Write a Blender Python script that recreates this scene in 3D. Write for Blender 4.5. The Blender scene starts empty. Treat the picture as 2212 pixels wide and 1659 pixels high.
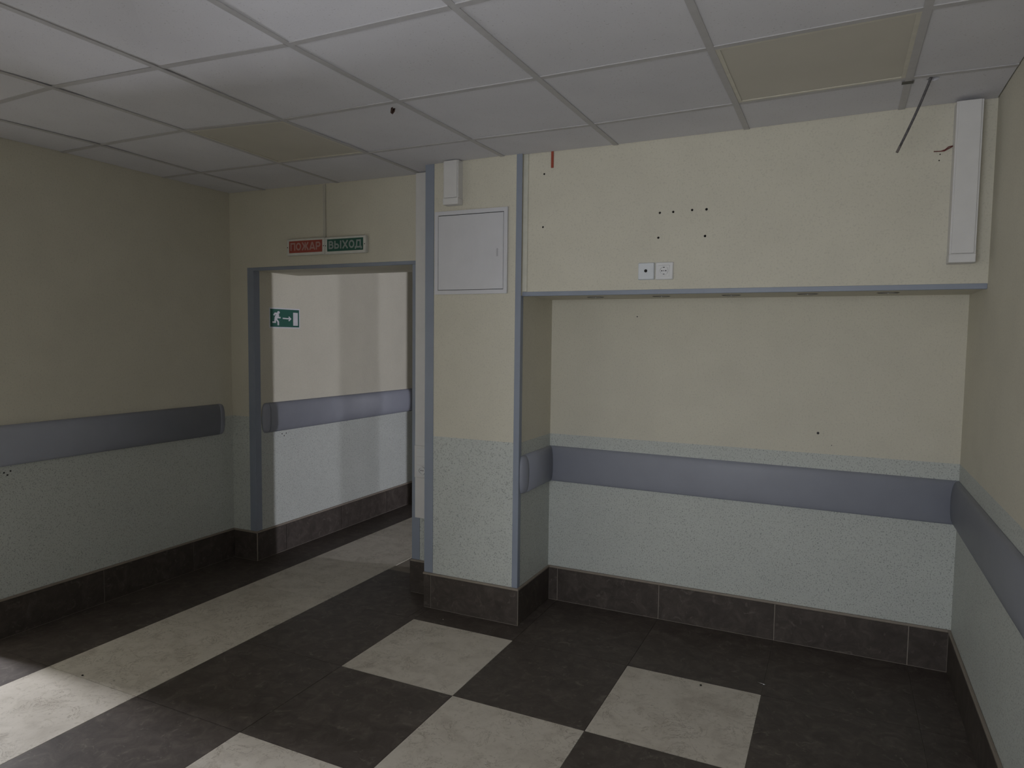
import bpy, bmesh, math, random
from mathutils import Vector, Matrix

random.seed(4)
SC = bpy.context.scene
COL = SC.collection

# ------------------------------------------------------------------ camera
CAM = dict(x=-0.1867, y=-2.9314, z=1.5339, yaw=-0.4415, pitch=-0.0674, roll=0.012, f=1494.743)
_cy, _sy, _cp, _sp = math.cos(CAM['yaw']), math.sin(CAM['yaw']), math.cos(CAM['pitch']), math.sin(CAM['pitch'])
_f = Vector((_sy * _cp, _cy * _cp, _sp))
_r = Vector((_cy, -_sy, 0))
_u = _r.cross(_f)
_c, _s = math.cos(CAM['roll']), math.sin(CAM['roll'])
_r, _u = _c * _r + _s * _u, -_s * _r + _c * _u
cd = bpy.data.cameras.new('camera')
cd.sensor_fit = 'HORIZONTAL'
cd.sensor_width = 36.0
cd.lens = CAM['f'] * 36.0 / 2212.0
cd.clip_start = 0.02
cam = bpy.data.objects.new('camera', cd)
COL.objects.link(cam)
m = Matrix.Identity(4)
for i in range(3):
    m[i][0], m[i][1], m[i][2] = _r[i], _u[i], -_f[i]
m[0][3], m[1][3], m[2][3] = CAM['x'], CAM['y'], CAM['z']
cam.matrix_world = m
SC.camera = cam

# ------------------------------------------------------------------ world, daylight, exposure
SC.view_settings.view_transform = 'Standard'
SC.view_settings.look = 'None'
SC.view_settings.gamma = 1.0
SC.view_settings.exposure = 0.0
SC.view_settings.use_curve_mapping = False
w = bpy.data.worlds.new('overcast_sky')
SC.world = w
w.use_nodes = True
w.node_tree.nodes['Background'].inputs[0].default_value = (0.80, 0.88, 1.0, 1)
w.node_tree.nodes['Background'].inputs[1].default_value = 0.6


def daylight(name, loc, aim, sx, sz, power, col, spread=180):
    """Daylight entering through a window of the place, size of its pane."""
    l = bpy.data.lights.new(name, 'AREA')
    l.shape = 'RECTANGLE'
    l.size, l.size_y = sx, sz
    l.energy = power
    l.color = col
    l.spread = math.radians(spread)
    o = bpy.data.objects.new(name, l)
    COL.objects.link(o)
    o.location = loc
    o.rotation_euler = (Vector(aim) - Vector(loc)).to_track_quat('-Z', 'Y').to_euler()
    return o


# big window behind the camera, window at the end of the side passage (left), corridor window (beyond the doorway)
daylight('window_room_offscreen', (-1.02, -4.75, 1.34), (-0.90, 0, 1.45), 1.5, 1.45, 53, (0.935, 0.955, 1.0))
daylight('window_passage_offscreen', (-6.24, -1.13, 1.60), (-3.2, -1.13, 1.0), 0.36, 1.4, 150, (0.92, 0.93, 1.0))
daylight('window_corridor_offscreen', (5.44, 2.52, 1.45), (-3.7, 1.5, 1.2), 0.20, 1.5, 255, (0.90, 0.90, 1.0))

# ------------------------------------------------------------------ materials
def new_mat(name):
    mt = bpy.data.materials.new(name)
    mt.use_nodes = True
    nt = mt.node_tree
    return mt, nt, nt.nodes['Principled BSDF']


def nd(nt, t, **kw):
    n = nt.nodes.new(t)
    for k, v in kw.items():
        if k.startswith('i_'):
            n.inputs[k[2:].replace('_', ' ')].default_value = v
        else:
            setattr(n, k, v)
    return n


def coords(nt, per_object=False):
    tc = nd(nt, 'ShaderNodeTexCoord')
    if not per_object:
        return tc.outputs['Object']
    oi = nd(nt, 'ShaderNodeObjectInfo')
    mul = nd(nt, 'ShaderNodeVectorMath', operation='SCALE')
    cx = nd(nt, 'ShaderNodeCombineXYZ')
    for k in range(3):
        nt.links.new(oi.outputs['Random'], cx.inputs[k])
    nt.links.new(cx.outputs[0], mul.inputs[0])
    mul.inputs['Scale'].default_value = 37.0
    add = nd(nt, 'ShaderNodeVectorMath', operation='ADD')
    nt.links.new(tc.outputs['Object'], add.inputs[0])
    nt.links.new(mul.outputs[0], add.inputs[1])
    return add.outputs[0]


def ramp(nt, src, stops):
    r = nd(nt, 'ShaderNodeValToRGB')
    el = r.color_ramp.elements
    while len(el) < len(stops):
        el.new(0.5)
    for e, (p, c) in zip(el, stops):
        e.position = p
        e.color = (*c, 1) if len(c) == 3 else c
    nt.links.new(src, r.inputs[0])
    return r.outputs[0]


def noise(nt, vec, scale, detail=3, rough=0.55, dist=0.0):
    n = nd(nt, 'ShaderNodeTexNoise')
    n.inputs['Scale'].default_value = scale
    n.inputs['Detail'].default_value = detail
    n.inputs['Roughness'].default_value = rough
    n.inputs['Distortion'].default_value = dist
    nt.links.new(vec, n.inputs['Vector'])
    return n.outputs['Fac']


def mixc(nt, fac, a, b, mode='MIX'):
    mx = nd(nt, 'ShaderNodeMix', data_type='RGBA', blend_type=mode)
    for sock, v in ((mx.inputs[0], fac), (mx.inputs[6], a), (mx.inputs[7], b)):
        if hasattr(v, 'node'):
            nt.links.new(v, sock)
        elif isinstance(v, tuple):
            sock.default_value = (*v, 1)
        else:
            sock.default_value = v
    return mx.outputs[2]


def bump(nt, h, strength, dist=0.002):
    b = nd(nt, 'ShaderNodeBump')
    b.inputs['Strength'].default_value = strength
    b.inputs['Distance'].default_value = dist
    nt.links.new(h, b.inputs['Height'])
    return b.outputs[0]


def sc(c, k):
    return tuple(min(1, v * k) for v in c)


def plain(name, col, rough=0.5, var=0.06, scale=30, metallic=0.0, spec=0.5):
    mt, nt, p = new_mat(name)
    v = coords(nt)
    n = noise(nt, v, scale, 4)
    c = ramp(nt, n, [(0.3, sc(col, 1 - var)), (0.7, sc(col, 1 + var))])
    nt.links.new(c, p.inputs['Base Color'])
    p.inputs['Roughness'].default_value = rough
    p.inputs['Metallic'].default_value = metallic
    p.inputs['Specular IOR Level'].default_value = spec
    return mt


def wall_mat(name, col, speck, amount, fine):
    mt, nt, p = new_mat(name)
    v = coords(nt)
    big = noise(nt, v, 5, 3)
    base = ramp(nt, big, [(0.3, sc(col, 0.965)), (0.7, sc(col, 1.02))])
    sp = noise(nt, v, fine, 2, 0.6)
    f = ramp(nt, sp, [(0.33, (amount,) * 3), (0.45, (0, 0, 0))])
    c = mixc(nt, f, base, speck)
    sp2 = noise(nt, v, fine * 0.8, 2, 0.6, 0.4)
    f2 = ramp(nt, sp2, [(0.60, (0, 0, 0)), (0.74, (0.35,) * 3)])
    c = mixc(nt, f2, c, sc(col, 1.12))
    nt.links.new(c, p.inputs['Base Color'])
    p.inputs['Roughness'].default_value = 0.62
    p.inputs['Specular IOR Level'].default_value = 0.3
    nt.links.new(bump(nt, sp, 0.15, 0.001), p.inputs['Normal'])
    return mt


CREAM = (0.66, 0.63, 0.53)
M_up = wall_mat('cream_wallpaper', CREAM, sc(CREAM, 0.72), 0.35, 130)
M_lo = wall_mat('speckled_grey_green_wallpaper', (0.565, 0.59, 0.56), (0.22, 0.235, 0.23), 0.75, 175)


def light_tile_mat():
    mt, nt, p = new_mat('light_marbled_linoleum')
    v = coords(nt, True)
    cl = noise(nt, v, 9, 6, 0.6, 0.6)
    base = ramp(nt, cl, [(0.25, (0.47, 0.425, 0.365)), (0.5, (0.60, 0.555, 0.485)), (0.75, (0.66, 0.61, 0.54))])
    vn = noise(nt, v, 10, 7, 0.66, 1.1)
    vein = ramp(nt, vn, [(0.486, (0, 0, 0)), (0.498, (0.7,) * 3), (0.502, (0.7,) * 3), (0.514, (0, 0, 0))])
    patch = ramp(nt, noise(nt, v, 6, 3), [(0.40, (0, 0, 0)), (0.58, (1, 1, 1))])
    vm = mixc(nt, 1.0, vein, patch, 'MULTIPLY')
    c = mixc(nt, vm, base, (0.20, 0.165, 0.12))
    fl = ramp(nt, noise(nt, v, 60, 3), [(0.28, (0.4,) * 3), (0.42, (0, 0, 0))])
    c = mixc(nt, fl, c, (0.33, 0.29, 0.23))
    nt.links.new(c, p.inputs['Base Color'])
    p.inputs['Roughness'].default_value = 0.48
    p.inputs['Specular IOR Level'].default_value = 0.35
    return mt


def dark_tile_mat(name, k=1.0):
    mt, nt, p = new_mat(name)
    v = coords(nt, True)
    cl = noise(nt, v, 13, 7, 0.68, 0.8)
    base = ramp(nt, cl, [(0.25, sc((0.050, 0.040, 0.034), k)), (0.5, sc((0.082, 0.067, 0.058), k)), (0.66, sc((0.115, 0.096, 0.083), k)), (0.8, sc((0.23, 0.20, 0.175), k))])
    vn = noise(nt, v, 22, 5, 0.6, 1.2)
    vein = ramp(nt, vn, [(0.60, (0, 0, 0)), (0.70, (0.55,) * 3)])
    c = mixc(nt, vein, base, sc((0.20, 0.175, 0.15), k))
    nt.links.new(c, p.inputs['Base Color'])
    p.inputs['Roughness'].default_value = 0.5
    p.inputs['Specular IOR Level'].default_value = 0.35
    return mt


M_light = light_tile_mat()
M_dark = dark_tile_mat('dark_brown_marbled_linoleum')
M_base = dark_tile_mat('dark_brown_skirting_tile', 0.82)
M_seam = plain('seam_filler', (0.24, 0.21, 0.18), 0.8)
M_grout = plain('skirting_grout', (0.36, 0.32, 0.27), 0.8)
M_cap = plain('skirting_cap_brown', (0.27, 0.23, 0.19), 0.5)
M_blue = plain('blue_grey_plastic', (0.27, 0.305, 0.375), 0.45, 0.03, 8)
M_rail = plain('blue_grey_handrail_plastic', (0.29, 0.305, 0.36), 0.5, 0.03, 8)
M_white = plain('white_plastic', (0.72, 0.72, 0.72), 0.4, 0.02, 10)
M_trunk = plain('white_trunking_plastic', (0.70, 0.69, 0.68), 0.45, 0.03, 12)
M_metal_white = plain('white_painted_steel', (0.66, 0.66, 0.69), 0.35, 0.03, 9)
M_black = plain('black_plastic_and_hole_shade', (0.012, 0.011, 0.010), 0.8)  # black parts, and flat discs painting the dark inside holes
M_bore = plain('grey_plaster_bore', (0.22, 0.21, 0.19), 0.9)
M_darkspot = plain('dark_screw_and_hole_shade', (0.05, 0.047, 0.05), 0.8)  # centre screw, and flat marks painting the dark of drilled holes
M_runner = plain('grey_white_steel_grid', (0.50, 0.49, 0.50), 0.5, 0.05, 20)
M_slab = plain('concrete_slab', (0.25, 0.25, 0.25), 0.9)
M_duct = plain('cream_painted_duct', (0.55, 0.53, 0.47), 0.5)
M_frame = plain('white_window_frame', (0.75, 0.75, 0.74), 0.4)
M_red = plain('sign_red', (0.35, 0.065, 0.045), 0.4)
M_green = plain('sign_green', (0.018, 0.105, 0.075), 0.4)
M_grn2 = plain('sticker_green', (0.018, 0.115, 0.085), 0.4)
M_sign_white = plain('sign_white', (0.66, 0.66, 0.62), 0.4)
M_let_red = plain('faded_letter_red_sign', (0.44, 0.27, 0.25), 0.45)
M_let_grn = plain('faded_letter_green_sign', (0.31, 0.36, 0.35), 0.45)
M_stick = plain('sticker_white', (0.70, 0.70, 0.74), 0.4)
M_redcable = plain('red_cable_jacket', (0.34, 0.06, 0.03), 0.5)
M_darkred = plain('dark_red_wire', (0.16, 0.03, 0.03), 0.5)
M_cable = plain('dark_grey_braided_cable', (0.10, 0.095, 0.10), 0.6, 0.5, 90)
M_brown = plain('dark_brown_scrap', (0.06, 0.032, 0.022), 0.7)
M_steel = plain('bright_steel', (0.7, 0.7, 0.72), 0.2, 0.02, 10, 1.0)


def ceiling_mat():
    mt, nt, p = new_mat('white_mineral_fibre_tile')
    v = coords(nt, False)
    n = noise(nt, v, 150, 2, 0.5)
    f = ramp(nt, n, [(0.26, (0.5,) * 3), (0.35, (0, 0, 0))])
    b = ramp(nt, noise(nt, v, 4, 2), [(0.3, (0.69, 0.685, 0.725)), (0.7, (0.73, 0.725, 0.765))])
    c = mixc(nt, f, b, (0.30, 0.285, 0.28))
    nt.links.new(c, p.inputs['Base Color'])
    p.inputs['Roughness'].default_value = 0.85
    p.inputs['Specular IOR Level'].default_value = 0.2
    nt.links.new(bump(nt, n, 0.2, 0.001), p.inputs['Normal'])
    return mt


M_ceil = ceiling_mat()
M_diff = plain('yellowed_diffuser', (0.57, 0.54, 0.475), 0.4, 0.04, 3)

mt, nt, p = new_mat('window_glass')
tr = nd(nt, 'ShaderNodeBsdfTransparent')
gl = nd(nt, 'ShaderNodeBsdfGlossy')
gl.inputs['Roughness'].default_value = 0.02
mx = nd(nt, 'ShaderNodeMixShader')
mx.inputs[0].default_value = 0.06
nt.links.new(tr.outputs[0], mx.inputs[1])
nt.links.new(gl.outputs[0], mx.inputs[2])
nt.links.new(mx.outputs[0], nt.nodes['Material Output'].inputs[0])
M_glass = mt

# ------------------------------------------------------------------ mesh helpers
def bm_box(bm, x0, x1, y0, y1, z0, z1, mi=0):
    vs = [bm.verts.new(q) for q in ((x0, y0, z0), (x1, y0, z0), (x1, y1, z0), (x0, y1, z0), (x0, y0, z1), (x1, y0, z1), (x1, y1, z1), (x0, y1, z1))]
    fs = []
    for q in ((0, 3, 2, 1), (4, 5, 6, 7), (0, 1, 5, 4), (1, 2, 6, 5), (2, 3, 7, 6), (3, 0, 4, 7)):
        fc = bm.faces.new([vs[i] for i in q])
        fc.material_index = mi
        fs.append(fc)
    return vs, fs


def bevel(bm, w, seg=2):
    bmesh.ops.bevel(bm, geom=list(bm.edges), offset=w, segments=seg, affect='EDGES', profile=0.5)


def link(name, bm, mats, parent=None, loc=None, smooth=False):
    """One mesh object; vertices in world space are moved so the origin sits at loc."""
    me = bpy.data.meshes.new(name)
    bmesh.ops.recalc_face_normals(bm, faces=list(bm.faces))
    if loc is not None:
        bmesh.ops.translate(bm, verts=list(bm.verts), vec=-Vector(loc))
    bm.to_mesh(me)
    bm.free()
    for mt in (mats if isinstance(mats, (list, tuple)) else [mats]):
        me.materials.append(mt)
    if smooth:
        for q in me.polygons:
            q.use_smooth = True
    o = bpy.data.objects.new(name, me)
    COL.objects.link(o)
    if loc is not None:
        o.location = Vector(loc)
    if parent is not None:
        o.parent = parent
        q = parent
        while q is not None:
            o.location = o.location - q.location
            q = q.parent
    return o


def box(name, b, mat, parent=None, bev=0.0, seg=2):
    bm = bmesh.new()
    bm_box(bm, *b)
    if bev:
        bevel(bm, bev, seg)
    return link(name, bm, mat, parent, ((b[0] + b[1]) / 2, (b[2] + b[3]) / 2, b[4]))


def tag(o, label, cat=None, group=None, kind=None):
    o['label'] = label
    if cat:
        o['category'] = cat
    if group:
        o['group'] = group
    if kind:
        o['kind'] = kind
    return o


def struct(o, label=None):
    o['kind'] = 'structure'
    if label:
        o['label'] = label
    return o


def thing(name, loc, label, cat, group=None):
    o = bpy.data.objects.new(name, None)
    o.empty_display_size = 0.05
    COL.objects.link(o)
    o.location = loc
    return tag(o, label, cat, group)


def tube(name, pts, rad, mat, parent=None, n=8, taper=None):
    """A cable through pts."""
    bm = bmesh.new()
    pts = [Vector(q) for q in pts]
    rings = []
    for i, q in enumerate(pts):
        d = (pts[min(i + 1, len(pts) - 1)] - pts[max(i - 1, 0)]).normalized()
        a = d.cross(Vector((0.3, 1, 0.2))).normalized()
        b = d.cross(a)
        rr = rad if taper is None else rad * taper[i]
        rings.append([bm.verts.new(q + rr * (math.cos(2 * math.pi * k / n) * a + math.sin(2 * math.pi * k / n) * b)) for k in range(n)])
    for r0, r1 in zip(rings, rings[1:]):
        for k in range(n):
            bm.faces.new((r0[k], r0[(k + 1) % n], r1[(k + 1) % n], r1[k]))
    bm.faces.new(rings[0][::-1])
    bm.faces.new(rings[-1])
    return link(name, bm, mat, parent, pts[0], smooth=True)


def disc_y(name, x, y, z, r, d, mat, parent=None, n=20, r2=None):
    """Short cylinder with its axis along Y, front at y, reaching d back; r2 = front radius."""
    bm = bmesh.new()
    a = [bm.verts.new((x + (r2 or r) * math.cos(2 * math.pi * k / n), y, z + (r2 or r) * math.sin(2 * math.pi * k / n))) for k in range(n)]
    b = [bm.verts.new((x + r * math.cos(2 * math.pi * k / n), y + d, z + r * math.sin(2 * math.pi * k / n))) for k in range(n)]
    for k in range(n):
        bm.faces.new((a[k], a[(k + 1) % n], b[(k + 1) % n], b[k]))
    bm.faces.new(a)
    bm.faces.new(b[::-1])
    return link(name, bm, mat, parent, (x, y, z))


def ring_y(name, x, y, z, r0, r1, d, mat, parent=None, n=28):
    bm = bmesh.new()
    v = []
    for rr, yy in ((r0, y), (r1, y), (r1, y + d), (r0, y + d)):
        v.append([bm.verts.new((x + rr * math.cos(2 * math.pi * k / n), yy, z + rr * math.sin(2 * math.pi * k / n))) for k in range(n)])
    for i in range(4):
        a, b = v[i], v[(i + 1) % 4]
        for k in range(n):
            bm.faces.new((a[k], a[(k + 1) % n], b[(k + 1) % n], b[k]))
    return link(name, bm, mat, parent, (x, y, z))


# ------------------------------------------------------------------ layout (metres; floor z = 0)
H = 2.465                      # suspended ceiling
TOP = 2.70                     # structural slab
ZB = 0.2024                    # skirting height
ZS = 0.98                      # wallpaper split
XL, XJ, XV, XQ, XP, XR = -3.916, -3.707, -2.455, -2.265, -1.690, 0.330
YP, YF, YD, YB, YN = 0.340, 0.356, 0.500, 0.925, 0.776
ZF, ZD = 1.750, 1.954
FX, FY, TX, TY = -2.2228, -0.442, 0.5957, 0.604
YBACK = -4.4
LO0, LO1 = -2.2, -1.10         # opening in the left wall towards the side passage


def wall(name, boxes, label):
    """Wall of one or more blocks; cream paper above ZS, speckled paper below."""
    bm = bmesh.new()
    for (x0, x1, y0, y1, z0, z1) in boxes:
        if z0 < ZS < z1:
            bm_box(bm, x0, x1, y0, y1, z0, ZS, 1)
            bm_box(bm, x0, x1, y0, y1, ZS, z1, 0)
        else:
            bm_box(bm, x0, x1, y0, y1, z0, z1, 0 if z0 >= ZS else 1)
    return struct(link(name, bm, [M_up, M_lo]), label)


wall_left = wall('wall_left', [(-4.10, XL, LO1, YD, 0, TOP), (-4.10, XL, LO0, LO1, 2.05, TOP), (-4.10, -1.67, YBACK, LO0, 0, TOP)],
                 'cream over speckled grey papered wall with a low blue-grey handrail')
wall_corr = wall('wall_corridor', [(-4.10, XJ, YD, 4.4, 0, TOP)], 'bright papered corridor wall seen through the open doorway')
wall_door = wall('wall_doorway', [(XJ, XV, YD, YB, ZD, TOP), (XV, XQ, YD, YB, 0, TOP)], 'papered wall around the open doorway below two signs')
wall_pil = wall('wall_pillar', [(XQ, XP, YP, YB, 0, TOP)], 'square papered pillar with blue-grey corner strips and a white hatch')
wall_niche = wall('wall_niche', [(XP, 0.5, YN, YB, 0, TOP)], 'recessed niche wall with handrail and speckled lower paper')
wall_right = wall('wall_right', [(XR, 0.5, YBACK, YN, 0, TOP)], 'side wall with handrail at the niche end')
wall_back = wall('wall_back', [(-4.1, -1.8, YBACK - 0.2, YBACK, 0, TOP), (-0.25, 0.5, YBACK - 0.2, YBACK, 0, TOP),
                               (-1.8, -0.25, YBACK - 0.2, YBACK, 0, 0.58), (-1.8, -0.25, YBACK - 0.2, YBACK, 2.10, TOP)],
                 'papered window wall opposite the niche')
# side passage on the left, and the corridor that crosses behind the niche
wall('wall_passage', [(-6.2, -4.10, -0.65, -0.50, 0, TOP), (-6.2, -4.10, LO0 - 0.15, LO0, 0, TOP),
                      (-6.2, -6.05, LO0, -1.36, 0, TOP), (-6.2, -6.05, -0.90, -0.65, 0, TOP),
                      (-6.2, -6.05, -1.36, -0.90, 0, 0.85), (-6.2, -6.05, -1.36, -0.90, 2.35, TOP)], 'walls of the side passage')
wall('wall_cross_corridor', [(-2.55, 5.4, 2.95, 3.1, 0, TOP), (-2.55, -2.2, 2.33, 2.95, 0, TOP), (-2.55, -2.4, 3.1, 4.4, 0, TOP), (-4.1, -2.4, 4.4, 4.5, 0, TOP),
                             (0.5, 5.4, YB - 0.15, YB, 0, TOP), (5.25, 5.4, YB, 2.37, 0, TOP), (5.25, 5.4, 2.67, 2.95, 0, TOP),
                             (5.25, 5.4, 2.37, 2.67, 0, 0.65), (5.25, 5.4, 2.37, 2.67, 2.25, TOP)], 'walls of the corridor crossing behind the niche')


def window(name, axis, at, a0, a1, z0, z1, mull):
    bm = bmesh.new()
    t = 0.05

    def bb(p0, p1, q0, q1, d):
        if axis == 'y':
            bm_box(bm, p0, p1, at - d, at + d, q0, q1)
        else:
            bm_box(bm, at - d, at + d, p0, p1, q0, q1)
    bb(a0, a1, z0, z0 + t, 0.03)
    bb(a0, a1, z1 - t, z1, 0.03)
    bb(a0, a0 + t, z0 + t, z1 - t, 0.03)
    bb(a1 - t, a1, z0 + t, z1 - t, 0.03)
    for k in range(1, mull):
        c = a0 + (a1 - a0) * k / mull
        bb(c - 0.03, c + 0.03, z0 + t, z1 - t, 0.028)
    o = struct(link(name, bm, M_frame), 'white framed window letting in daylight')
    bm = bmesh.new()
    bb(a0 + t, a1 - t, z0 + t, z1 - t, 0.003)
    link('pane', bm, M_glass, o)
    return o


window('window_1', 'y', YBACK - 0.12, -1.8, -0.25, 0.58, 2.10, 2)
window('window_2', 'x', -6.12, -1.36, -0.90, 0.85, 2.35, 1)
window('window_3', 'x', 5.33, 2.37, 2.67, 0.65, 2.25, 1)

# fascia above the niche: front, and an underside board with five round holes
SPOTS = [(-1.36, 0.565), (-1.012, 0.565), (-0.672, 0.56), (-0.332, 0.555), (-0.005, 0.55)]
SPOT_R = 0.041
bm = bmesh.new()
DRILLED = ((-1.574, 2.360, .0052), (-1.577, 2.095, .0052), (-0.980, 2.128, .0055), (-0.917, 2.128, .0055), (-0.830, 2.131, .0055), (-0.765, 2.130, .0060),
           (-0.984, 2.012, .0055), (-0.768, 2.009, .0058), (0.145, 2.286, .0026), (0.143, 2.262, .0028))
_ed = []
for ring in [[(XP, ZF), (XR, ZF), (XR, TOP), (XP, TOP)]] + [[(x + r * math.cos(2 * math.pi * k / 14), z + r * math.sin(2 * math.pi * k / 14)) for k in range(14)] for x, z, r in DRILLED]:
    vs = [bm.verts.new((x, YF, z)) for x, z in ring]
    _ed += [bm.edges.new((vs[i], vs[(i + 1) % len(vs)])) for i in range(len(vs))]
_fs = [g for g in bmesh.ops.triangle_fill(bm, edges=_ed, use_beauty=True, normal=(0, -1, 0))['geom'] if isinstance(g, bmesh.types.BMFace)]
_ex = bmesh.ops.extrude_face_region(bm, geom=_fs)
bmesh.ops.translate(bm, verts=[g for g in _ex['geom'] if isinstance(g, bmesh.types.BMVert)], vec=(0, 0.03, 0))


def holed_sheet(bm, x0, x1, y0, y1, z, holes, r, n=24):
    edges = []

    def loop(ps):
        vs = [bm.verts.new(q) for q in ps]
        for i in range(len(vs)):
            edges.append(bm.edges.new((vs[i], vs[(i + 1) % len(vs)])))
    loop([(x0, y0, z), (x1, y0, z), (x1, y1, z), (x0, y1, z)])
    for (hx, hy) in holes:
        loop([(hx + r * math.cos(2 * math.pi * k / n), hy + r * math.sin(2 * math.pi * k / n), z) for k in range(n)])
    res = bmesh.ops.triangle_fill(bm, edges=edges, use_beauty=True)
    return [g for g in res['geom'] if isinstance(g, bmesh.types.BMFace)]


fs = holed_sheet(bm, XP, XR, YF + 0.03, YN, ZF, SPOTS, SPOT_R)
ext = bmesh.ops.extrude_face_region(bm, geom=fs)
bmesh.ops.translate(bm, verts=[g for g in ext['geom'] if isinstance(g, bmesh.types.BMVert)], vec=(0, 0, 0.012))
wall_fascia = struct(link('wall_fascia', bm, [M_up, M_lo]), 'cream papered fascia above the niche with drilled holes')

# ------------------------------------------------------------------ floor with its tiles
floor = struct(box('floor', (-6.3, 5.5, YBACK - 0.2, 4.5, -0.12, -0.004), M_seam), 'marbled linoleum floor in dark and light squares with a light strip')
_tile = {}


def floor_tile(x0, x1, y0, y1, light):
    key = (round(x1 - x0, 3), round(y1 - y0, 3), light)
    if key not in _tile:
        bm = bmesh.new()
        w2, d2, g = (x1 - x0) / 2, (y1 - y0) / 2, 0.0012
        bm_box(bm, -w2 + g, w2 - g, -d2 + g, d2 - g, -0.005, 0)
        me = bpy.data.meshes.new('light_tile' if light else 'dark_tile')
        bmesh.ops.recalc_face_normals(bm, faces=list(bm.faces))
        bm.to_mesh(me)
        bm.free()
        me.materials.append(M_light if light else M_dark)
        _tile[key] = me
    o = bpy.data.objects.new('light_tile' if light else 'dark_tile', _tile[key])
    COL.objects.link(o)
    o.parent = floor
    o.location = Vector(((x0 + x1) / 2, (y0 + y1) / 2, 0)) - floor.location
    return o


for i in range(-3, 5):
    for j in range(-9, 6):
        x0, x1 = FX + i * TX, FX + (i + 1) * TX
        y0, y1 = FY + j * TY, FY + (j + 1) * TY
        if j < -6:
            continue
        light = (i == -2) or (0 <= i <= 2 and j <= 0 and (i + j) % 2 == 0)
        x0, x1 = max(x0, XL), min(x1, XR)
        y0 = max(y0, YBACK)
        if i >= -1 and y0 > 0.7 and x1 > XV:
            continue
        if i > -2 and y0 > 2.2:
            continue
        if j == 1 and i >= 0:
            y1 = YN                       # last row runs to the niche wall
            if i == 0:
                y1 = YP                   # ... or to the pillar front
                x1 = min(x1, FX + TX)
        if i == -1 and j >= 1:
            x1 = XQ if j == 1 else XV
        if i == -3 and y0 > YD - 0.05:
            x0 = XJ
        elif i == -3 and y1 > YD:
            y1 = YD
        if x1 - x0 < 0.02 or y1 - y0 < 0.02:
            continue
        floor_tile(x0, x1, y0, y1, light)
        if i == -3 and y1 == YD:
            floor_tile(XJ, FX - 2 * TX, YD, FY + (j + 1) * TY, False)
floor_tile(XP, FX + TX, YP, YN, False)
floor_tile(XQ, FX, FY + TY, YP, False)
for (a0, a1, b0, b1) in ((-6.05, XL, LO0, LO1), (-6.05, -4.1, LO1, -0.65)):
    floor_tile(a0, a1, b0, b1, False)

# ------------------------------------------------------------------ skirting
GX = [FX + k * TX for k in range(-6, 8)]
GY = [FY + k * TY for k in range(-9, 9)]


def skirting(name, axis, at, sgn, a0, a1, label, joints, ends=(0.0, 0.0)):
    """axis 'x': runs along x at y = at; sgn = direction its face looks along the other axis."""
    t_b, t_t, t_c = 0.006, 0.009, 0.013

    def bx(nm, p0, p1, d, z0, z1, mat, parent, off=0.0, bev=0.0):
        lo, hi = sorted((at + sgn * off, at + sgn * d))
        b = (p0, p1, lo, hi, z0, z1) if axis == 'x' else (lo, hi, p0, p1, z0, z1)
        return box(nm, b, mat, parent, bev)
    root = struct(bx(name, a0, a1, t_b, 0.0, ZB - 0.013, M_grout, None), label)
    cuts = [a0] + [g for g in joints if a0 + 0.012 < g < a1 - 0.012] + [a1]
    for c0, c1 in zip(cuts, cuts[1:]):
        g = 0.0017
        bx('skirting_tile', c0 + g, c1 - g, t_t, 0.0025, ZB - 0.0135, M_base, root, t_b - 0.002, 0.0006)
    bx('cap_strip', a0 - ends[0], a1 + ends[1], t_c, ZB - 0.012, ZB, M_cap, root, 0.0, 0.003)
    return root


skirting('baseboard_left', 'y', XL, 1, LO1, YD, 'dark brown tiled skirting below the left handrail', GY)
skirting('baseboard_doorway', 'x', YD, -1, XL + 0.014, XJ + 0.009, 'short dark skirting beside the doorway', [])
skirting('baseboard_corridor', 'y', XJ, 1, YD, 4.4, 'dark brown tiled skirting along the corridor wall', GY)
skirting('baseboard_jamb', 'x', YD, -1, XV - 0.009, XQ, 'short dark skirting between doorway and pillar', [])
skirting('baseboard_pillar', 'x', YP, -1, XQ - 0.003, XP + 0.009, 'dark brown skirting around the pillar', GX, (0.004, 0.004))
skirting('baseboard_return', 'y', XP, 1, YP, YN, 'dark brown skirting on the pillar side of the niche', [])
skirting('baseboard_niche', 'x', YN, -1, XP + 0.009, XR - 0.009, 'dark brown tiled skirting along the niche wall', GX)
skirting('baseboard_right', 'y', XR, -1, YBACK, YN, 'dark brown tiled skirting along the right wall', [])
# tiled end of the door reveal skirting, seen edge-on
bm = bmesh.new()
bm_box(bm, XV - 0.016, XV - 0.0095, YD - 0.004, YB, 0, ZB - 0.004)
struct(link('baseboard_reveal', bm, M_base), 'dark edge of skirting inside the doorway')

# ------------------------------------------------------------------ ceiling
DZ = {(1, -2): .018, (2, -2): .001, (3, -2): -.018, (4, -2): -.014, (5, -2): .0, (6, -2): .012,
      (0, -1): .011, (1, -1): .014, (2, -1): -.011, (3, -1): -.010, (4, -1): -.009, (5, -1): -.003, (6, -1): .011,
      (0, 0): .002, (1, 0): .001, (2, 0): -.005, (3, 0): -.005, (4, 0): -.006, (5, 0): .005, (6, 0): .018,
      (1, 1): -.004, (5, 1): .001, (6, 1): .010, (7, 0): .012, (7, -1): .008, (7, 1): .010, (3, 1): .003, (2, 1): -.004}


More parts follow.
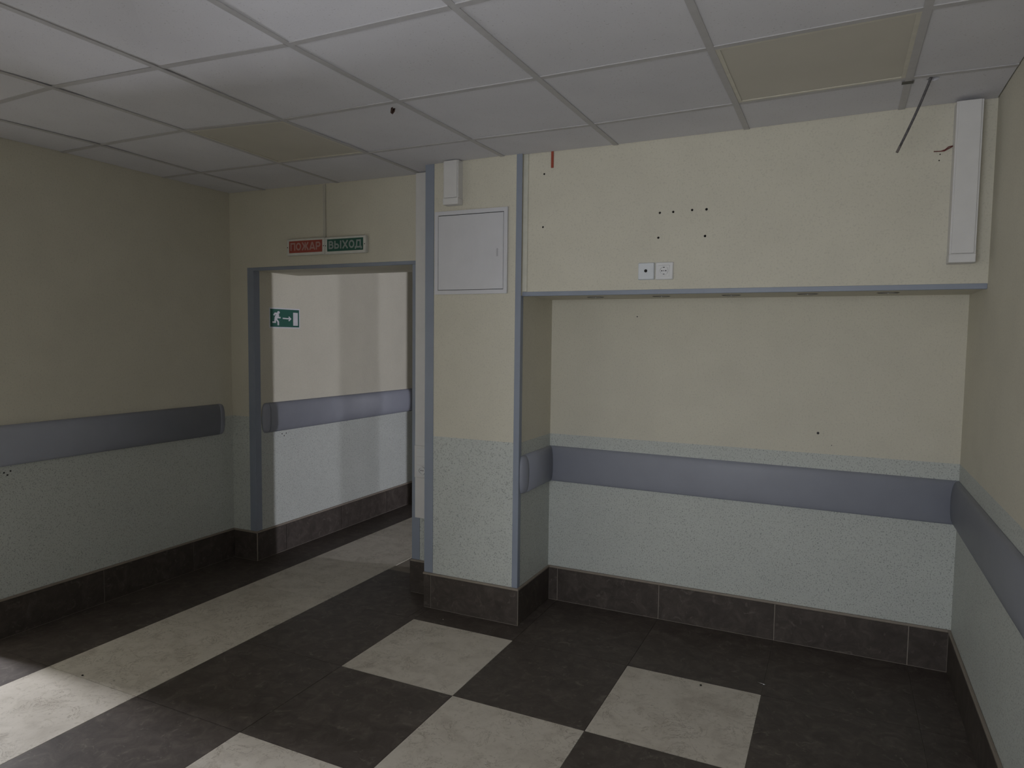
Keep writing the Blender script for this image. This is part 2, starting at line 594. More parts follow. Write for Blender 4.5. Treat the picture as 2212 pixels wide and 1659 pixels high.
def dz(x, y):
    """Gentle sag of the hung grid, interpolated between its crossings."""
    u, v = x / 0.6 + 6, y / 0.6
    i, j = math.floor(u), math.floor(v)
    fu, fv = u - i, v - j
    g = lambda a, b: DZ.get((a, b), 0.0)
    return (g(i, j) * (1 - fu) + g(i + 1, j) * fu) * (1 - fv) + (g(i, j + 1) * (1 - fu) + g(i + 1, j + 1) * fu) * fv


ceiling = struct(box('ceiling', (-6.3, 5.5, YBACK - 0.25, 4.55, TOP, TOP + 0.1), M_slab), 'suspended ceiling of white mineral tiles in a sagging grid')


def sheet(name, poly, mat, parent, z_off, th):
    bm = bmesh.new()
    lo = [bm.verts.new((x, y, H + dz(x, y) + z_off)) for x, y in poly]
    hi = [bm.verts.new((x, y, H + dz(x, y) + z_off + th)) for x, y in poly]
    bm.faces.new(lo[::-1])
    bm.faces.new(hi)
    n = len(poly)
    for k in range(n):
        bm.faces.new((lo[k], lo[(k + 1) % n], hi[(k + 1) % n], hi[k]))
    return link(name, bm, mat, parent)


GAP = 0.004
XS = [XL + GAP] + [(i - 6) * 0.6 for i in range(0, 7)] + [XR - GAP]
YS = [YBACK + GAP] + [k * 0.6 for k in range(-7, 1)]
lights_at = {}
CABLE = (0.079, 0.040)
HOLE = [(CABLE[0] + 0.019 * math.cos(2 * math.pi * k / 14) * (1 + 0.2 * math.sin(3 * k)), CABLE[1] + 0.024 * math.sin(2 * math.pi * k / 14)) for k in range(14)]
for a in range(len(XS) - 1):
    x0, x1 = XS[a], XS[a + 1]
    rows = YS + [None]
    for b in range(len(rows) - 1):
        y0, y1 = rows[b], rows[b + 1]
        if y1 is None:
            yd, yp, yf = YD - GAP, YP - GAP, YF - GAP
            if x1 <= XQ:
                poly = [(x0, y0), (x1, y0), (x1, yd), (x0, yd)]
            elif x0 < XQ:
                poly = [(x0, y0), (x1, y0), (x1, yp), (XQ - GAP, yp), (XQ - GAP, yd), (x0, yd)]
            elif x0 < XP:
                poly = [(x0, y0), (x1, y0), (x1, yf), (XP + GAP, yf), (XP + GAP, yp), (x0, yp)]
            else:
                poly = [(x0, y0), (x1, y0), (x1, yf), (x0, yf)]
        else:
            poly = [(x0, y0), (x1, y0), (x1, y1), (x0, y1)]
            if (round(x0, 2), round(y0, 2)) in ((-0.6, -0.6), (-3.0, -0.6)):
                lights_at[(round(x0, 2), round(y0, 2))] = poly
                continue
        zo = 0.0035 + random.uniform(-0.001, 0.0012)
        if x0 < CABLE[0] < x1 and y1 is None:         # the tile the dangling cable comes through: a real hole
            bm = bmesh.new()
            _ed = []
            for ring in (poly, HOLE):
                vs = [bm.verts.new((x, y, H + dz(x, y) + zo)) for x, y in ring]
                _ed += [bm.edges.new((vs[i], vs[(i + 1) % len(vs)])) for i in range(len(vs))]
            _fs = [g for g in bmesh.ops.triangle_fill(bm, edges=_ed, use_beauty=True, normal=(0, 0, -1))['geom'] if isinstance(g, bmesh.types.BMFace)]
            _ex = bmesh.ops.extrude_face_region(bm, geom=_fs)
            bmesh.ops.translate(bm, verts=[g for g in _ex['geom'] if isinstance(g, bmesh.types.BMVert)], vec=(0, 0, 0.014))
            link('ceiling_tile', bm, M_ceil, ceiling)
        else:
            sheet('ceiling_tile', poly, M_ceil, ceiling, zo, 0.014)


def runner(name, p, q, w_, zo=0.0):
    (xa, ya), (xb, yb) = p, q
    h = w_ / 2
    if abs(xa - xb) < 1e-6:
        n = max(1, round(abs(yb - ya) / 0.3))
        rows = [(xa, ya + (yb - ya) * k / n) for k in range(n + 1)]
        side = Vector((h, 0, 0))
    else:
        rows = [(xa, ya), (xb, yb)]
        side = Vector((0, h, 0))
    bm = bmesh.new()
    prev = None
    for (x, y) in rows:
        z = H + dz(x, y) + zo
        c = Vector((x, y, z))
        vs = [bm.verts.new(c - side), bm.verts.new(c + side), bm.verts.new(c + side + Vector((0, 0, 0.003))), bm.verts.new(c - side + Vector((0, 0, 0.003)))]
        if prev:
            for k in range(4):
                bm.faces.new((prev[k], prev[(k + 1) % 4], vs[(k + 1) % 4], vs[k]))
        else:
            bm.faces.new(vs[::-1])
        prev = vs
    bm.faces.new(prev)
    return link(name, bm, M_runner, ceiling)


for i in range(0, 7):
    x = (i - 6) * 0.6
    yend = (YD if x < XQ else YP if x < XP else YF) - GAP
    runner('main_runner', (x, YBACK + GAP), (x, yend), 0.024)
for y in YS[1:]:
    for a in range(len(XS) - 1):
        runner('cross_runner', (XS[a] + (0.012 if a else 0), y), (XS[a + 1] - (0.012 if a < len(XS) - 2 else 0), y), 0.024, 0.0006)

# two yellowed light panels lying in the grid
for (k, poly), lab in zip(sorted(lights_at.items()), ('unlit yellowed ceiling light panel above the doorway side of the room',
                                                      'unlit yellowed ceiling light panel in front of the niche, near the dangling cable')):
    (x0, y0), (x1, _), (_, y1), _ = poly
    z = H + dz((x0 + x1) / 2, (y0 + y1) / 2)
    o = thing('ceiling_light', ((x0 + x1) / 2, (y0 + y1) / 2, z), lab, 'ceiling light', 'square light panels in the ceiling grid')
    g = 0.010
    sheet('diffuser', [(x0 + 0.026, y0 + 0.026), (x1 - 0.026, y0 + 0.026), (x1 - 0.026, y1 - 0.026), (x0 + 0.026, y1 - 0.026)], M_diff, None, 0.0035, 0.006)
    d = bpy.data.objects[-1] if False else [q for q in COL.objects if q.name.startswith('diffuser') and q.parent is None][-1]
    d.parent = o
    d.location = -o.location
    bm = bmesh.new()
    for (a0, a1, b0, b1) in ((x0 + g, x1 - g, y0 + g, y0 + 0.026), (x0 + g, x1 - g, y1 - 0.026, y1 - g), (x0 + g, x0 + 0.026, y0 + 0.026, y1 - 0.026), (x1 - 0.026, x1 - g, y0 + 0.026, y1 - 0.026)):
        vs, _f2 = bm_box(bm, a0, a1, b0, b1, 0.001, 0.010)
        for v in vs:
            v.co.z += H + dz(v.co.x, v.co.y)
    fr = link('frame', bm, plain('cream_light_frame', (0.63, 0.60, 0.52), 0.4), o, o.location)

# ------------------------------------------------------------------ corner strips (blue-grey)
def strip(name, boxes, label, mat=M_blue, bev=0.0012):
    bm = bmesh.new()
    for b in boxes:
        bm_box(bm, *b)
    if bev:
        bevel(bm, bev, 1)
    return struct(link(name, bm, mat), label)


T = 0.003
strip('trim_1', [(XQ - 0.004, XQ + 0.052, YP - T, YP, ZB, H + 0.004), (XQ - 0.004, XQ, YP, YP + 0.05, ZB, H)], 'blue-grey corner strip on the doorway edge of the pillar')
strip('trim_2', [(XP - 0.030, XP + T, YP - T, YP, ZB, H + 0.004), (XP, XP + T, YP, YP + 0.03, ZB, ZF)], 'blue-grey corner strip on the niche edge of the pillar')
strip('trim_3', [(XP + T, XR - 0.001, YF - T, YF, ZF - T, ZF + 0.019), (XP + T, XR - 0.001, YF, YF + 0.014, ZF - T, ZF)], 'blue-grey edge strip under the fascia')
strip('trim_4', [(XJ - 0.052, XJ + T, YD - T, YD, ZB, ZD + 0.018), (XJ, XJ + T, YD, YD + 0.050, ZB, ZD)], 'blue-grey strip on the left door jamb')
strip('trim_5', [(XJ + T, XV + 0.050, YD - T - 0.001, YD - 0.0005, ZD - T, ZD + 0.018), (XJ + 0.004, XV, YD, YD + 0.008, ZD - T, ZD)], 'blue-grey strip along the door head')
strip('trim_6', [(XV - T, XV + 0.052, YD - T, YD, ZB, ZD - 0.004), (XV - T, XV, YD, YD + 0.05, ZB, ZD - 0.004)], 'blue-grey strip on the right door jamb')
strip('trim_7', [(XP + 0.004, XP + 0.030, YF - 0.006, YF, ZF + 0.020, H + 0.002)], 'pale joint strip between pillar and fascia', plain('pale_joint_strip', (0.60, 0.59, 0.51), 0.5))
# cover strip in the wall above the doorway: cable duct down to the signs
o = box('cable_duct', (-3.112, -3.095, YD - 0.009, YD, 2.136, H - 0.002), M_duct, None, 0.001)
tag(o, 'thin cream cable duct dropping from the ceiling to the two lit signs'.replace('lit ', ''), 'cable duct')

# ------------------------------------------------------------------ handrails (bulging bumper profile)
def rail_profile(n=12):
    hz, hd = 0.1025, 0.034
    pts = [(0.0, -hz)]
    for k in range(n + 1):
        a = -math.pi / 2 + math.pi * k / n
        ca, sa = math.cos(a), math.sin(a)
        pts.append((0.004 + (hd - 0.004) * abs(ca) ** 0.75, hz * math.copysign(abs(sa) ** 0.85, sa)))
    pts.append((0.0, hz))
    return pts


def handrail(name, axis, at, sgn, a0, a1, zc0, zc1, label, cap0=False, cap1=False, mit0=0.0, mit1=0.0):
    """Rail at wall plane 'at'; mit: 1 = mitred 45 degrees so that two rails meet in a corner."""
    prof = rail_profile()
    lo, hi = (a0 + (0.057 if cap0 else 0)), (a1 - (0.057 if cap1 else 0))
    root = thing(name, ((at, a0, 0) if axis == 'y' else (a0, at, 0)), label, 'handrail', 'blue-grey wall handrails')

    def pos(a, d, z):
        t = (a - a0) / (a1 - a0)
        zz = zc0 + (zc1 - zc0) * t + z
        return (at + sgn * d, a, zz) if axis == 'y' else (a, at + sgn * d, zz)
    bm = bmesh.new()
    r0 = [bm.verts.new(pos(lo + mit0 * d, d, z)) for d, z in prof]
    r1 = [bm.verts.new(pos(hi - mit1 * d, d, z)) for d, z in prof]
    n = len(prof)
    for k in range(n):
        bm.faces.new((r0[k], r0[(k + 1) % n], r1[(k + 1) % n], r1[k]))
    bm.faces.new(r0[::-1])
    bm.faces.new(r1)
    b = link('rail_cover', bm, M_rail, root, root.location, smooth=False)
    for q in b.data.polygons:
        q.use_smooth = len(q.vertices) == 4
    for flag, edge, s in ((cap0, lo, -1), (cap1, hi, 1)):
        if not flag:
            continue
        bm = bmesh.new()
        prev = None
        for q in range(9):
            tt = q / 8
            k = max(math.cos(tt * math.pi / 2), 0.03)
            ring = [bm.verts.new(pos(edge + s * (0.0004 + 0.056 * math.sin(tt * math.pi / 2) * (0.12 + 0.88 * (d / 0.034) ** 0.7)), d * k + 0.0005, z)) for d, z in prof]
            if prev:
                for k2 in range(n):
                    bm.faces.new((prev[k2], prev[(k2 + 1) % n], ring[(k2 + 1) % n], ring[k2]))
            else:
                bm.faces.new(ring)
            prev = ring
        bm.faces.new(prev)
        c = link('end_cap', bm, M_rail, root, root.location, smooth=True)
    return root


handrail('wall_handrail', 'y', XL, 1, LO1 + 0.02, 0.430, 0.967, 0.965, 'blue-grey handrail on the dim wall before the doorway, rounded end cap', cap1=True)
handrail('wall_handrail', 'y', XJ, 1, 0.555, 4.3, 0.965, 0.945, 'blue-grey handrail on the corridor wall seen through the doorway', cap0=True)
handrail('wall_handrail', 'y', XP, 1, YP + 0.008, YN, 0.806, 0.806, 'short blue-grey handrail on the pillar side of the niche', cap0=True, mit1=1)
handrail('wall_handrail', 'x', YN, -1, XP, XR, 0.807, 0.800, 'long blue-grey handrail across the niche wall', mit0=1, mit1=1)
handrail('wall_handrail', 'y', XR, -1, YBACK + 0.05, YN, 0.807, 0.800, 'blue-grey handrail running along the right side wall', mit1=1)

for k_ in range(2):
    pp = tube('light_blocker_pipe', [(1.5, 2.08 + 0.11 * k_, 0.0), (1.5, 2.08 + 0.11 * k_, TOP)], 0.015, M_white, None, 12)  # unseen pipes added to cast a dim band on the corridor wall
    struct(pp, 'slim white pipe added in the unseen cross corridor to dim a band of light')

# ------------------------------------------------------------------ trunking
def trunking(name, x0, x1, yw, d, z0, z1, label, cap=0.035):
    o = thing(name, ((x0 + x1) / 2, yw, z0), label, 'trunking')
    bm = bmesh.new()
    bm_box(bm, x0, x1, yw - d + 0.006, yw, z0 + cap, z1)
    link('body', bm, M_trunk, o, o.location)
    bm = bmesh.new()
    bm_box(bm, x0 + 0.006, x1 - 0.006, yw - d, yw - d + 0.008, z0 + cap + 0.001, z1)
    bevel(bm, 0.002, 2)
    link('cover', bm, M_trunk, o, o.location)
    if cap:
        bm = bmesh.new()
        bm_box(bm, x0 - 0.0015, x1 + 0.0015, yw - d - 0.0012, yw, z0, z0 + cap)
        bevel(bm, 0.004, 3)
        link('end_cap', bm, M_trunk, o, o.location)
    return o


trunking('cable_trunking', -2.127, -2.037, YP, 0.054, 2.232, H - 0.004, 'short white cable trunking stub above the white hatch on the pillar')
trunking('cable_trunking', 0.186, 0.274, YF, 0.075, 1.846, H + 0.001, 'long white cable trunking hanging down the fascia beside the right wall')
# tall trunking between doorway and pillar with its socket modules
tk = trunking('cable_trunking', -2.409, -2.290, YD, 0.050, 0.470, H - 0.006, 'tall white cable trunking squeezed between doorway and pillar', 0.0)
yfront = YD - 0.050
box('module_frame', (-2.404, -2.292, yfront - 0.008, yfront - 0.0005, 0.712, 0.900), M_trunk, tk, 0.002)
for z0 in (0.838, 0.790):
    box('blank_module', (-2.388, -2.300, yfront - 0.011, yfront - 0.0085, z0, z0 + 0.045), M_white, tk, 0.001)
mod = box('socket_module', (-2.388, -2.300, yfront - 0.011, yfront - 0.0085, 0.725, 0.786), M_white, tk, 0.001)
mod_s = ring_y('socket_ring', -2.350, yfront - 0.019, 0.756, 0.018, 0.024, 0.0075, M_white, mod)
disc_y('socket_cup', -2.350, yfront - 0.0122, 0.756, 0.018, 0.0008, M_white, mod)
disc_y('pin_hole_shade', -2.356, yfront - 0.0128, 0.756, 0.003, 0.0004, M_black, mod)  # flat black discs painted for the shade inside the pin holes
disc_y('pin_hole_shade', -2.343, yfront - 0.0128, 0.756, 0.003, 0.0004, M_black, mod)

# ------------------------------------------------------------------ white service hatch on the pillar
hx0, hx1, hz0, hz1 = -2.203, -1.764, 1.762, 2.206
yb = YP
hatch = thing('service_hatch', ((hx0 + hx1) / 2, yb, hz0), 'square white steel electrical panel hatch on the pillar', 'hatch')
bm = bmesh.new()
t = 0.021
for b in ((hx0, hx1, hz0, hz0 + t), (hx0, hx1, hz1 - t, hz1), (hx0, hx0 + t, hz0 + t, hz1 - t), (hx1 - t, hx1, hz0 + t, hz1 - t)):
    bm_box(bm, b[0], b[1], yb - 0.012, yb - 0.0035, b[2], b[3])
link('frame', bm, M_metal_white, hatch, hatch.location)
box('gap_shade_sheet', (hx0 + t - 0.001, hx1 - t + 0.001, yb - 0.0035, yb, hz0 + t - 0.001, hz1 - t + 0.001), plain('painted_gap_shade', (0.05, 0.05, 0.052), 0.8), hatch)  # dark sheet painting the shade in the gap around the door
door = box('hatch_door', (hx0 + t + 0.0016, hx1 - t - 0.0030, yb - 0.0105, yb - 0.005, hz0 + t + 0.003, hz1 - t - 0.0036), M_metal_white, hatch, 0.001)
box('latch', (hx1 - t - 0.042, hx1 - t - 0.033, yb - 0.0118, yb - 0.0103, 1.955, 1.996), plain('latch_grey', (0.48, 0.48, 0.51), 0.4), door, 0.0004)

# ------------------------------------------------------------------ plates and sockets on the fascia
def rounded_plate(name, x0, x1, y, d, z0, z1, mat, parent, r=0.006):
    bm = bmesh.new()
    n = 5
    pts = []
    for cx, cz, a0 in ((x1 - r, z1 - r, 0), (x0 + r, z1 - r, 90), (x0 + r, z0 + r, 180), (x1 - r, z0 + r, 270)):
        for k in range(n + 1):
            a = math.radians(a0 + 90 * k / n)
            pts.append((cx + r * math.cos(a), cz + r * math.sin(a)))
    back = [bm.verts.new((x, y, z)) for x, z in pts]
    mid = [bm.verts.new((x, y - d * 0.6, z)) for x, z in pts]
    cx, cz = (x0 + x1) / 2, (z0 + z1) / 2
    k_ = 1 - 0.0032 / ((x1 - x0) / 2)
    front = [bm.verts.new((cx + (x - cx) * k_, y - d, cz + (z - cz) * k_)) for x, z in pts]
    for a, b in ((back, mid), (mid, front)):
        for k in range(len(pts)):
            bm.faces.new((a[k], a[(k + 1) % len(pts)], b[(k + 1) % len(pts)], b[k]))
    bm.faces.new(front)
    bm.faces.new(back[::-1])
    return link(name, bm, mat, parent, ((x0 + x1) / 2, y, z0))


pl = thing('cover_plate', (-1.036, YF, 1.815), 'white square cover plate with one dark cable hole, beside a power socket', 'cover plate')
rounded_plate('plate', -1.075, -0.997, YF, 0.014, 1.815, 1.896, plain('cool_white_plastic', (0.68, 0.71, 0.74), 0.4, 0.02), pl, 0.004)
disc_y('cable_hole_shade', -1.037, YF - 0.0148, 1.857, 0.0075, 0.0010, M_black, pl)
so = thing('power_socket', (-0.950, YF, 1.815), 'white square two-pin earthed power socket on the fascia', 'socket')
rounded_plate('plate', -0.992, -0.908, YF, 0.011, 1.814, 1.896, M_white, so, 0.003)
ins = rounded_plate('insert', -0.979, -0.924, YF - 0.0112, 0.0025, 1.828, 1.882, M_white, so, 0.003)
ring_y('socket_rim', -0.9505, YF - 0.0195, 1.8550, 0.0175, 0.0205, 0.0059, M_white, ins)
disc_y('socket_face', -0.9505, YF - 0.0146, 1.8550, 0.0175, 0.0008, M_white, ins)
for (dx, dzz, r) in ((-0.0095, 0, 0.0028), (0.0095, 0, 0.0028)):
    disc_y('pin_hole_shade', -0.9505 + dx, YF - 0.0152, 1.855 + dzz, r, 0.0004, M_black, ins)  # no opening: the hole's shade is painted as a black disc
disc_y('centre_screw', -0.9505, YF - 0.0152, 1.855, 0.0022, 0.0004, M_darkspot, ins)
for dzz in (0.0165, -0.0165):
    box('earth_clip', (-0.9545, -0.9465, YF - 0.0158, YF - 0.0151, 1.855 + dzz - 0.0022, 1.855 + dzz + 0.0022), M_black, ins)

# drilled holes (parts of their walls): bored in the fascia, elsewhere flat marks painting hole shade
for (x, z, r) in DRILLED:
    bm = bmesh.new()
    a = [bm.verts.new((x + (r - 0.0001) * math.cos(2 * math.pi * k / 14), YF + 0.001, z + (r - 0.0001) * math.sin(2 * math.pi * k / 14))) for k in range(14)]
    b = [bm.verts.new((v.co.x, YF + 0.05, v.co.z)) for v in a]
    for k in range(14):
        bm.faces.new((a[k], a[(k + 1) % 14], b[(k + 1) % 14], b[k]))
    bm.faces.new(b)
    link('drill_hole_or_shade', bm, M_bore, wall_fascia, (x, YF, z))
for (x, z, r) in ((-0.268, 1.081, .0062), (-0.205, 1.025, .0022), (-1.190, 1.654, .0035)):
    disc_y('drill_hole_or_shade', x, YN - 0.0006, z, r, 0.0008, M_darkspot, wall_niche, 14)
for wl, xx, spots in ((wall_left, XL, ((-0.935, 0.832), (-0.905, 0.836), (-0.920, 0.818))), (wall_corr, XJ, ((0.745, 0.838), (0.785, 0.838), (0.765, 0.822)))):
    for (y, z) in spots:
        box('drill_hole_or_shade', (xx, xx + 0.0008, y - 0.004, y + 0.004, z - 0.004, z + 0.004), M_darkspot, wl)

# ------------------------------------------------------------------ empty downlight holes under the fascia
for k, (x, y) in enumerate(SPOTS):
    o = thing('downlight_hole', (x, y, ZF), 'empty round downlight hole under the fascia, ' + ('next to the pillar', 'second from the pillar', 'in the middle of the row',
                                            'second from the right wall', 'next to the right wall')[k], 'downlight', 'empty downlight holes under the fascia')
    n = 24
    bm = bmesh.new()
    a = [bm.verts.new((x + (SPOT_R + 0.001) * math.cos(2 * math.pi * q / n), y + (SPOT_R + 0.001) * math.sin(2 * math.pi * q / n), ZF + 0.0125)) for q in range(n)]
    b = [bm.verts.new((v.co.x, v.co.y, ZF + 0.14)) for v in a]
    for q in range(n):
        bm.faces.new((a[q], a[(q + 1) % n], b[(q + 1) % n], b[q]))
    bm.faces.new(b)
    link('cavity', bm, M_bore, o, o.location)
    bm = bmesh.new()
    v = []
    for rr, zz in ((SPOT_R - 0.001, ZF - 0.0025), (SPOT_R + 0.004, ZF - 0.001), (SPOT_R + 0.004, ZF - 0.0002), (SPOT_R - 0.001, ZF - 0.0002)):
        v.append([bm.verts.new((x + rr * math.cos(2 * math.pi * q / n), y + rr * math.sin(2 * math.pi * q / n), zz)) for q in range(n)])
    for q in range(4):
        for c in range(n):
            bm.faces.new((v[q][c], v[q][(c + 1) % n], v[(q + 1) % 4][(c + 1) % n], v[(q + 1) % 4][c]))
    link('rim', bm, M_bore, o, o.location)
    tube('wire_tail', [(x, y, ZF + 0.048), (x + 0.003, y, ZF + 0.02), (x, y + 0.004, ZF - 0.004)], 0.0022, M_white, o, 6)

# ------------------------------------------------------------------ signs
def strokes(bm, lines, wdt, fn, lift=0.00025):
    """Lettering strokes: mitred ribbons along polylines; fn maps (u, v, lift) to a 3D point."""
    for li, pts in enumerate(lines):
        pts = [Vector(q) for q in pts]
        pts = [q for i, q in enumerate(pts) if i == 0 or (q - pts[i - 1]).length > 1e-7]
        n = len(pts)
        loop = (pts[0] - pts[-1]).length < 1e-5
        L, Rr = [], []
        for i in range(n):
            d0 = (pts[i] - pts[i - 1]).normalized() if i else ((pts[0] - pts[-2]).normalized() if loop else (pts[1] - pts[0]).normalized())
            d1 = (pts[i + 1] - pts[i]).normalized() if i < n - 1 else ((pts[1] - pts[0]).normalized() if loop else d0)
            nrm = Vector((-(d0.y + d1.y), d0.x + d1.x))
            nrm = nrm.normalized() if nrm.length > 1e-6 else Vector((-d0.y, d0.x))
            k = wdt / 2 / max(0.45, nrm.dot(Vector((-d0.y, d0.x))))
            L.append(bm.verts.new(fn(*(pts[i] - nrm * k), li * lift)))
            Rr.append(bm.verts.new(fn(*(pts[i] + nrm * k), li * lift)))
        for i in range(n - 1):
            bm.faces.new((L[i], L[i + 1], Rr[i + 1], Rr[i]))


def oval(cx, cy, rx, ry, n=18, a0=0, a1=360):
    return [(cx + rx * math.cos(math.radians(a0 + (a1 - a0) * k / n)), cy + ry * math.sin(math.radians(a0 + (a1 - a0) * k / n))) for k in range(n + 1)]


H1 = 1.0
LET = {
    'П': (0.62, [[(0.1, 0), (0.1, 0.9), (0.52, 0.9), (0.52, 0)]]),
    'О': (0.66, [oval(0.33, 0.5, 0.23, 0.4)]),
    'Ж': (0.86, [[(0.43, 0), (0.43, 1)], [(0.08, 0), (0.33, 0.52), (0.10, 1)], [(0.78, 0), (0.53, 0.52), (0.76, 1)], [(0.3, 0.52), (0.56, 0.52)]]),
    'А': (0.70, [[(0.08, 0), (0.33, 0.97)], [(0.62, 0), (0.37, 0.97)], [(0.31, 0.93), (0.39, 0.93)], [(0.18, 0.25), (0.52, 0.25)]]),
    'Р': (0.60, [[(0.1, 0), (0.1, 1)], [(0.1, 0.9), (0.34, 0.9)] + oval(0.34, 0.66, 0.15, 0.24, 8, 90, -90) + [(0.1, 0.42)]]),
    'В': (0.62, [[(0.1, 0), (0.1, 1)], [(0.1, 0.9), (0.32, 0.9)] + oval(0.32, 0.72, 0.14, 0.18, 8, 90, -90) + [(0.1, 0.54)],
                 [(0.1, 0.54), (0.34, 0.54)] + oval(0.34, 0.32, 0.16, 0.22, 8, 90, -90) + [(0.1, 0.1)]]),
    'Ы': (0.84, [[(0.1, 0), (0.1, 1)], [(0.1, 0.56), (0.32, 0.56)] + oval(0.32, 0.33, 0.15, 0.23, 8, 90, -90) + [(0.1, 0.1)], [(0.72, 0), (0.72, 1)]]),
    'Х': (0.70, [[(0.09, 0), (0.61, 1)], [(0.61, 0), (0.09, 1)]]),
    'Д': (0.74, [[(0.08, -0.12), (0.08, 0.1), (0.68, 0.1), (0.68, -0.12)], [(0.18, 0.1), (0.24, 0.9), (0.58, 0.9), (0.58, 0.1)]]),
}


def sign(name, x0, x1, z0, z1, word, m_panel, m_let, label):
    o = thing(name, ((x0 + x1) / 2, YD, z0), label, 'sign', 'lettered signs above the doorway')
    d = 0.026
    box('housing', (x0, x1, YD - d, YD, z0, z1), M_sign_white, o, 0.004)
    px0, px1, pz0, pz1 = x0 + 0.020, x1 - 0.018, z0 + 0.016, z1 - 0.013
    box('colour_panel', (px0, px1, YD - d - 0.0008, YD - d + 0.001, pz0, pz1), m_panel, o)
    bm = bmesh.new()
    tot = sum(LET[c][0] for c in word)
    su = (px1 - px0 - 0.018) / tot
    sv = (pz1 - pz0) * 0.66
    u0 = px0 + 0.009
    for c in word:
        wd, ls = LET[c]
        strokes(bm, [[(q[0] * su, q[1] * sv) for q in l] for l in ls], 0.0098,
                lambda u, v, e, u0=u0: (u0 + u, YD - d - 0.0013 - e, pz0 + (pz1 - pz0) * 0.19 + v))
        u0 += wd * su
    link('lettering', bm, m_let, o, o.location)
    for sx in (x0 + 0.007, x1 - 0.008):
        disc_y('screw', sx, YD - d - 0.0012, (z0 + z1) / 2, 0.0032, 0.0012, M_black, o, 10)
    return o


sign('fire_alarm_sign', -3.392, -3.088, 2.033, 2.136, 'ПОЖАР', M_red, M_let_red, 'red fire alarm sign lettered ПОЖАР above the doorway')
sign('exit_sign', -3.086, -2.776, 2.031, 2.134, 'ВЫХОД', M_green, M_let_grn, 'dark green exit sign lettered ВЫХОД above the doorway')

# evacuation sticker on the corridor wall (running figure, arrow, door)
y0, y1, z0, z1 = 0.636, 0.930, 1.578, 1.717
st = thing('evacuation_sticker', (XJ, (y0 + y1) / 2, z0), 'green evacuation sticker with running figure, arrow and door on corridor wall', 'sign')
box('border', (XJ, XJ + 0.0015, y0, y1, z0, z1), M_stick, st)
box('green_field', (XJ + 0.0015, XJ + 0.0021, y0 + 0.008, y1 - 0.008, z0 + 0.008, z1 - 0.008), M_grn2, st)
SX = XJ + 0.0026


def on_sticker(u, v, e=0.0):          # u, v in 0..1 across the green field, from a drawing 1180 x 740 units
    return (SX + e, y0 + 0.008 + (y1 - y0 - 0.016) * u / 1180.0, z1 - 0.008 - (z1 - z0 - 0.016) * v / 740.0)


bm = bmesh.new()
bm.faces.new([bm.verts.new(on_sticker(325 + 52 * math.cos(2 * math.pi * k / 20), 140 + 58 * math.sin(2 * math.pi * k / 20))) for k in range(20)])
for poly in ([(165, 145), (270, 155), (335, 215), (338, 330), (280, 390), (215, 470), (155, 440), (160, 340), (230, 230), (190, 225)],):
    bm.faces.new([bm.verts.new(on_sticker(*q, 0.0014)) for q in poly])
strokes(bm, [[(260, 180), (190, 180), (135, 265)], [(315, 250), (310, 345), (345, 355), (405, 350)], [(185, 420), (185, 545), (75, 545)], [(230, 420), (308, 525), (308, 670)], [(200, 300), (260, 250)]], 62, on_sticker)
link('running_figure', bm, M_stick, st, st.location)
bm = bmesh.new()
strokes(bm, [[(490, 375), (790, 385)], [(740, 300), (815, 388), (740, 478)]], 52, on_sticker)
link('arrow', bm, M_stick, st, st.location)
bm = bmesh.new()
bm.faces.new([bm.verts.new(on_sticker(*q)) for q in ((925, 120), (1125, 120), (1125, 670), (925, 670))])
link('door_symbol', bm, M_stick, st, st.location)

# ------------------------------------------------------------------ loose cables, scraps
o = box('cable_stub', (-1.536, -1.523, YF - 0.006, YF - 0.0005, 2.386, H + 0.002), M_redcable, None, 0.0015)
tag(o, 'short flat red cable end sticking out under the ceiling near the pillar', 'cable')
zc = H + dz(0.079, 0.01)
pts = []
for k in range(13):
    t = k / 12
    pts.append((0.083 - 0.104 * t + 0.005 * math.sin(math.pi * t), 0.028 + 0.092 * t, zc + 0.04 - 0.270 * t))
hc = thing('hanging_cable', pts[0], 'dark braided cable dangling from a hole in the ceiling tile', 'cable')
tube('cable_jacket', pts[:-1], 0.0046, M_cable, hc)
tube('cable_tip', pts[-2:], 0.0050, plain('frayed_cable_tip', (0.17, 0.15, 0.14), 0.7), hc)
bm = bmesh.new()
bm_box(bm, -0.020, 0.018, 0.022, 0.052, H + dz(0, 0.03) - 0.0014, H + dz(0, 0.03) - 0.0004)
link('torn_patch', bm, plain('torn_grey_patch', (0.13, 0.125, 0.11), 0.9), ceiling)
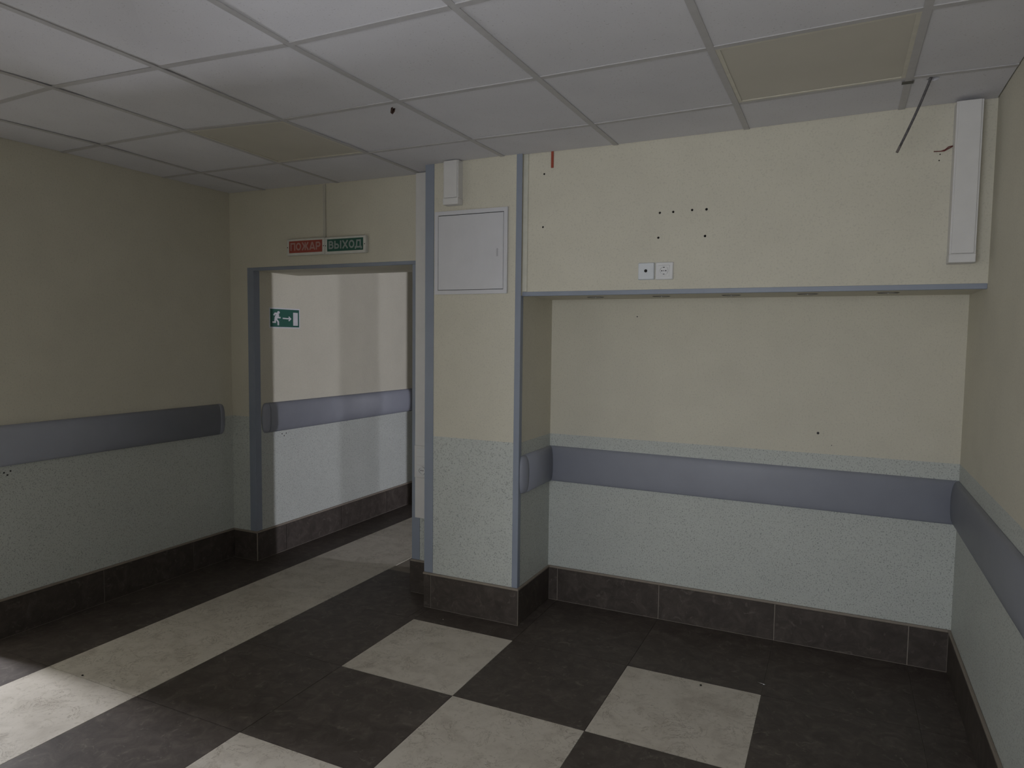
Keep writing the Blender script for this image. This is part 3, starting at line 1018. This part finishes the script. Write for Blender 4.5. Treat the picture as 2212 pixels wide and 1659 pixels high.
# dark red wire loop by the long trunking
wr = thing('wire_loop', (0.186, YF - 0.02, 2.300), 'thin dark red wire loop poking out beside the long trunking', 'wire')
tube('wire', [(0.186, YF - 0.012, 2.312), (0.172, YF - 0.012, 2.310), (0.160, YF - 0.010, 2.300), (0.146, YF - 0.008, 2.296), (0.122, YF - 0.006, 2.298)], 0.0018, M_darkred, wr, 6)
tube('wire', [(0.186, YF - 0.016, 2.310), (0.170, YF - 0.014, 2.302), (0.158, YF - 0.013, 2.295), (0.146, YF - 0.010, 2.2955)], 0.0018, M_darkred, wr, 6)
# brown scrap clinging to the grid
zz = H + dz(-1.86, -0.545)
bm = bmesh.new()
for s, dy in ((1, -0.004), (-1, 0.004)):
    f = [bm.verts.new(q) for q in ((-1.870, -0.545 + dy, zz + 0.001), (-1.857, -0.545 + dy * 2, zz + 0.001), (-1.859, -0.545 + dy * 2, zz - 0.012), (-1.868, -0.545 + dy, zz - 0.024), (-1.873, -0.545 + dy, zz - 0.018))]
    bm.faces.new(f)
bmesh.ops.solidify(bm, geom=list(bm.faces), thickness=0.0015)
tag(link('hanging_scrap', bm, M_brown, None, (-1.865, -0.545, zz - 0.024)), 'small dark brown scrap hanging under a ceiling grid crossing', 'scrap')


def crumb(name, x, y, r, mat, label, cat, group=None):
    bm = bmesh.new()
    bmesh.ops.create_icosphere(bm, subdivisions=1, radius=r)
    for v in bm.verts:
        v.co *= random.uniform(0.7, 1.2)
        v.co.z *= 0.5
    zmin = min(v.co.z for v in bm.verts)
    bmesh.ops.translate(bm, verts=list(bm.verts), vec=(x, y, -zmin))
    tag(link(name, bm, mat, None, (x, y, 0)), label, cat, group)


M_crumb = plain('pale_plaster', (0.6, 0.58, 0.53), 0.9)
crumb('floor_crumb', -0.686, 0.125, 0.006, M_black, 'small black crumb on the light square before the niche', 'crumb')
crumb('floor_crumb', -3.19, -1.035, 0.006, M_black, 'small black crumb on the light floor strip', 'crumb')
crumb('floor_crumb', -2.075, 0.225, 0.004, M_crumb, 'pale plaster crumb on dark floor before the pillar', 'crumb')
crumb('floor_crumb', -1.28, -0.80, 0.004, M_crumb, 'pale plaster crumb on a dark square between light squares', 'crumb')
tube('metal_pin', [(-0.466, 0.272, 0.0022), (-0.452, 0.266, 0.0022), (-0.441, 0.262, 0.0026), (-0.428, 0.257, 0.0026)], 0.002, M_steel, None, 8, [0.4, 0.5, 1, 1])
tag(bpy.data.objects['metal_pin'], 'tiny shiny metal pin lying on the dark floor before the niche', 'pin')
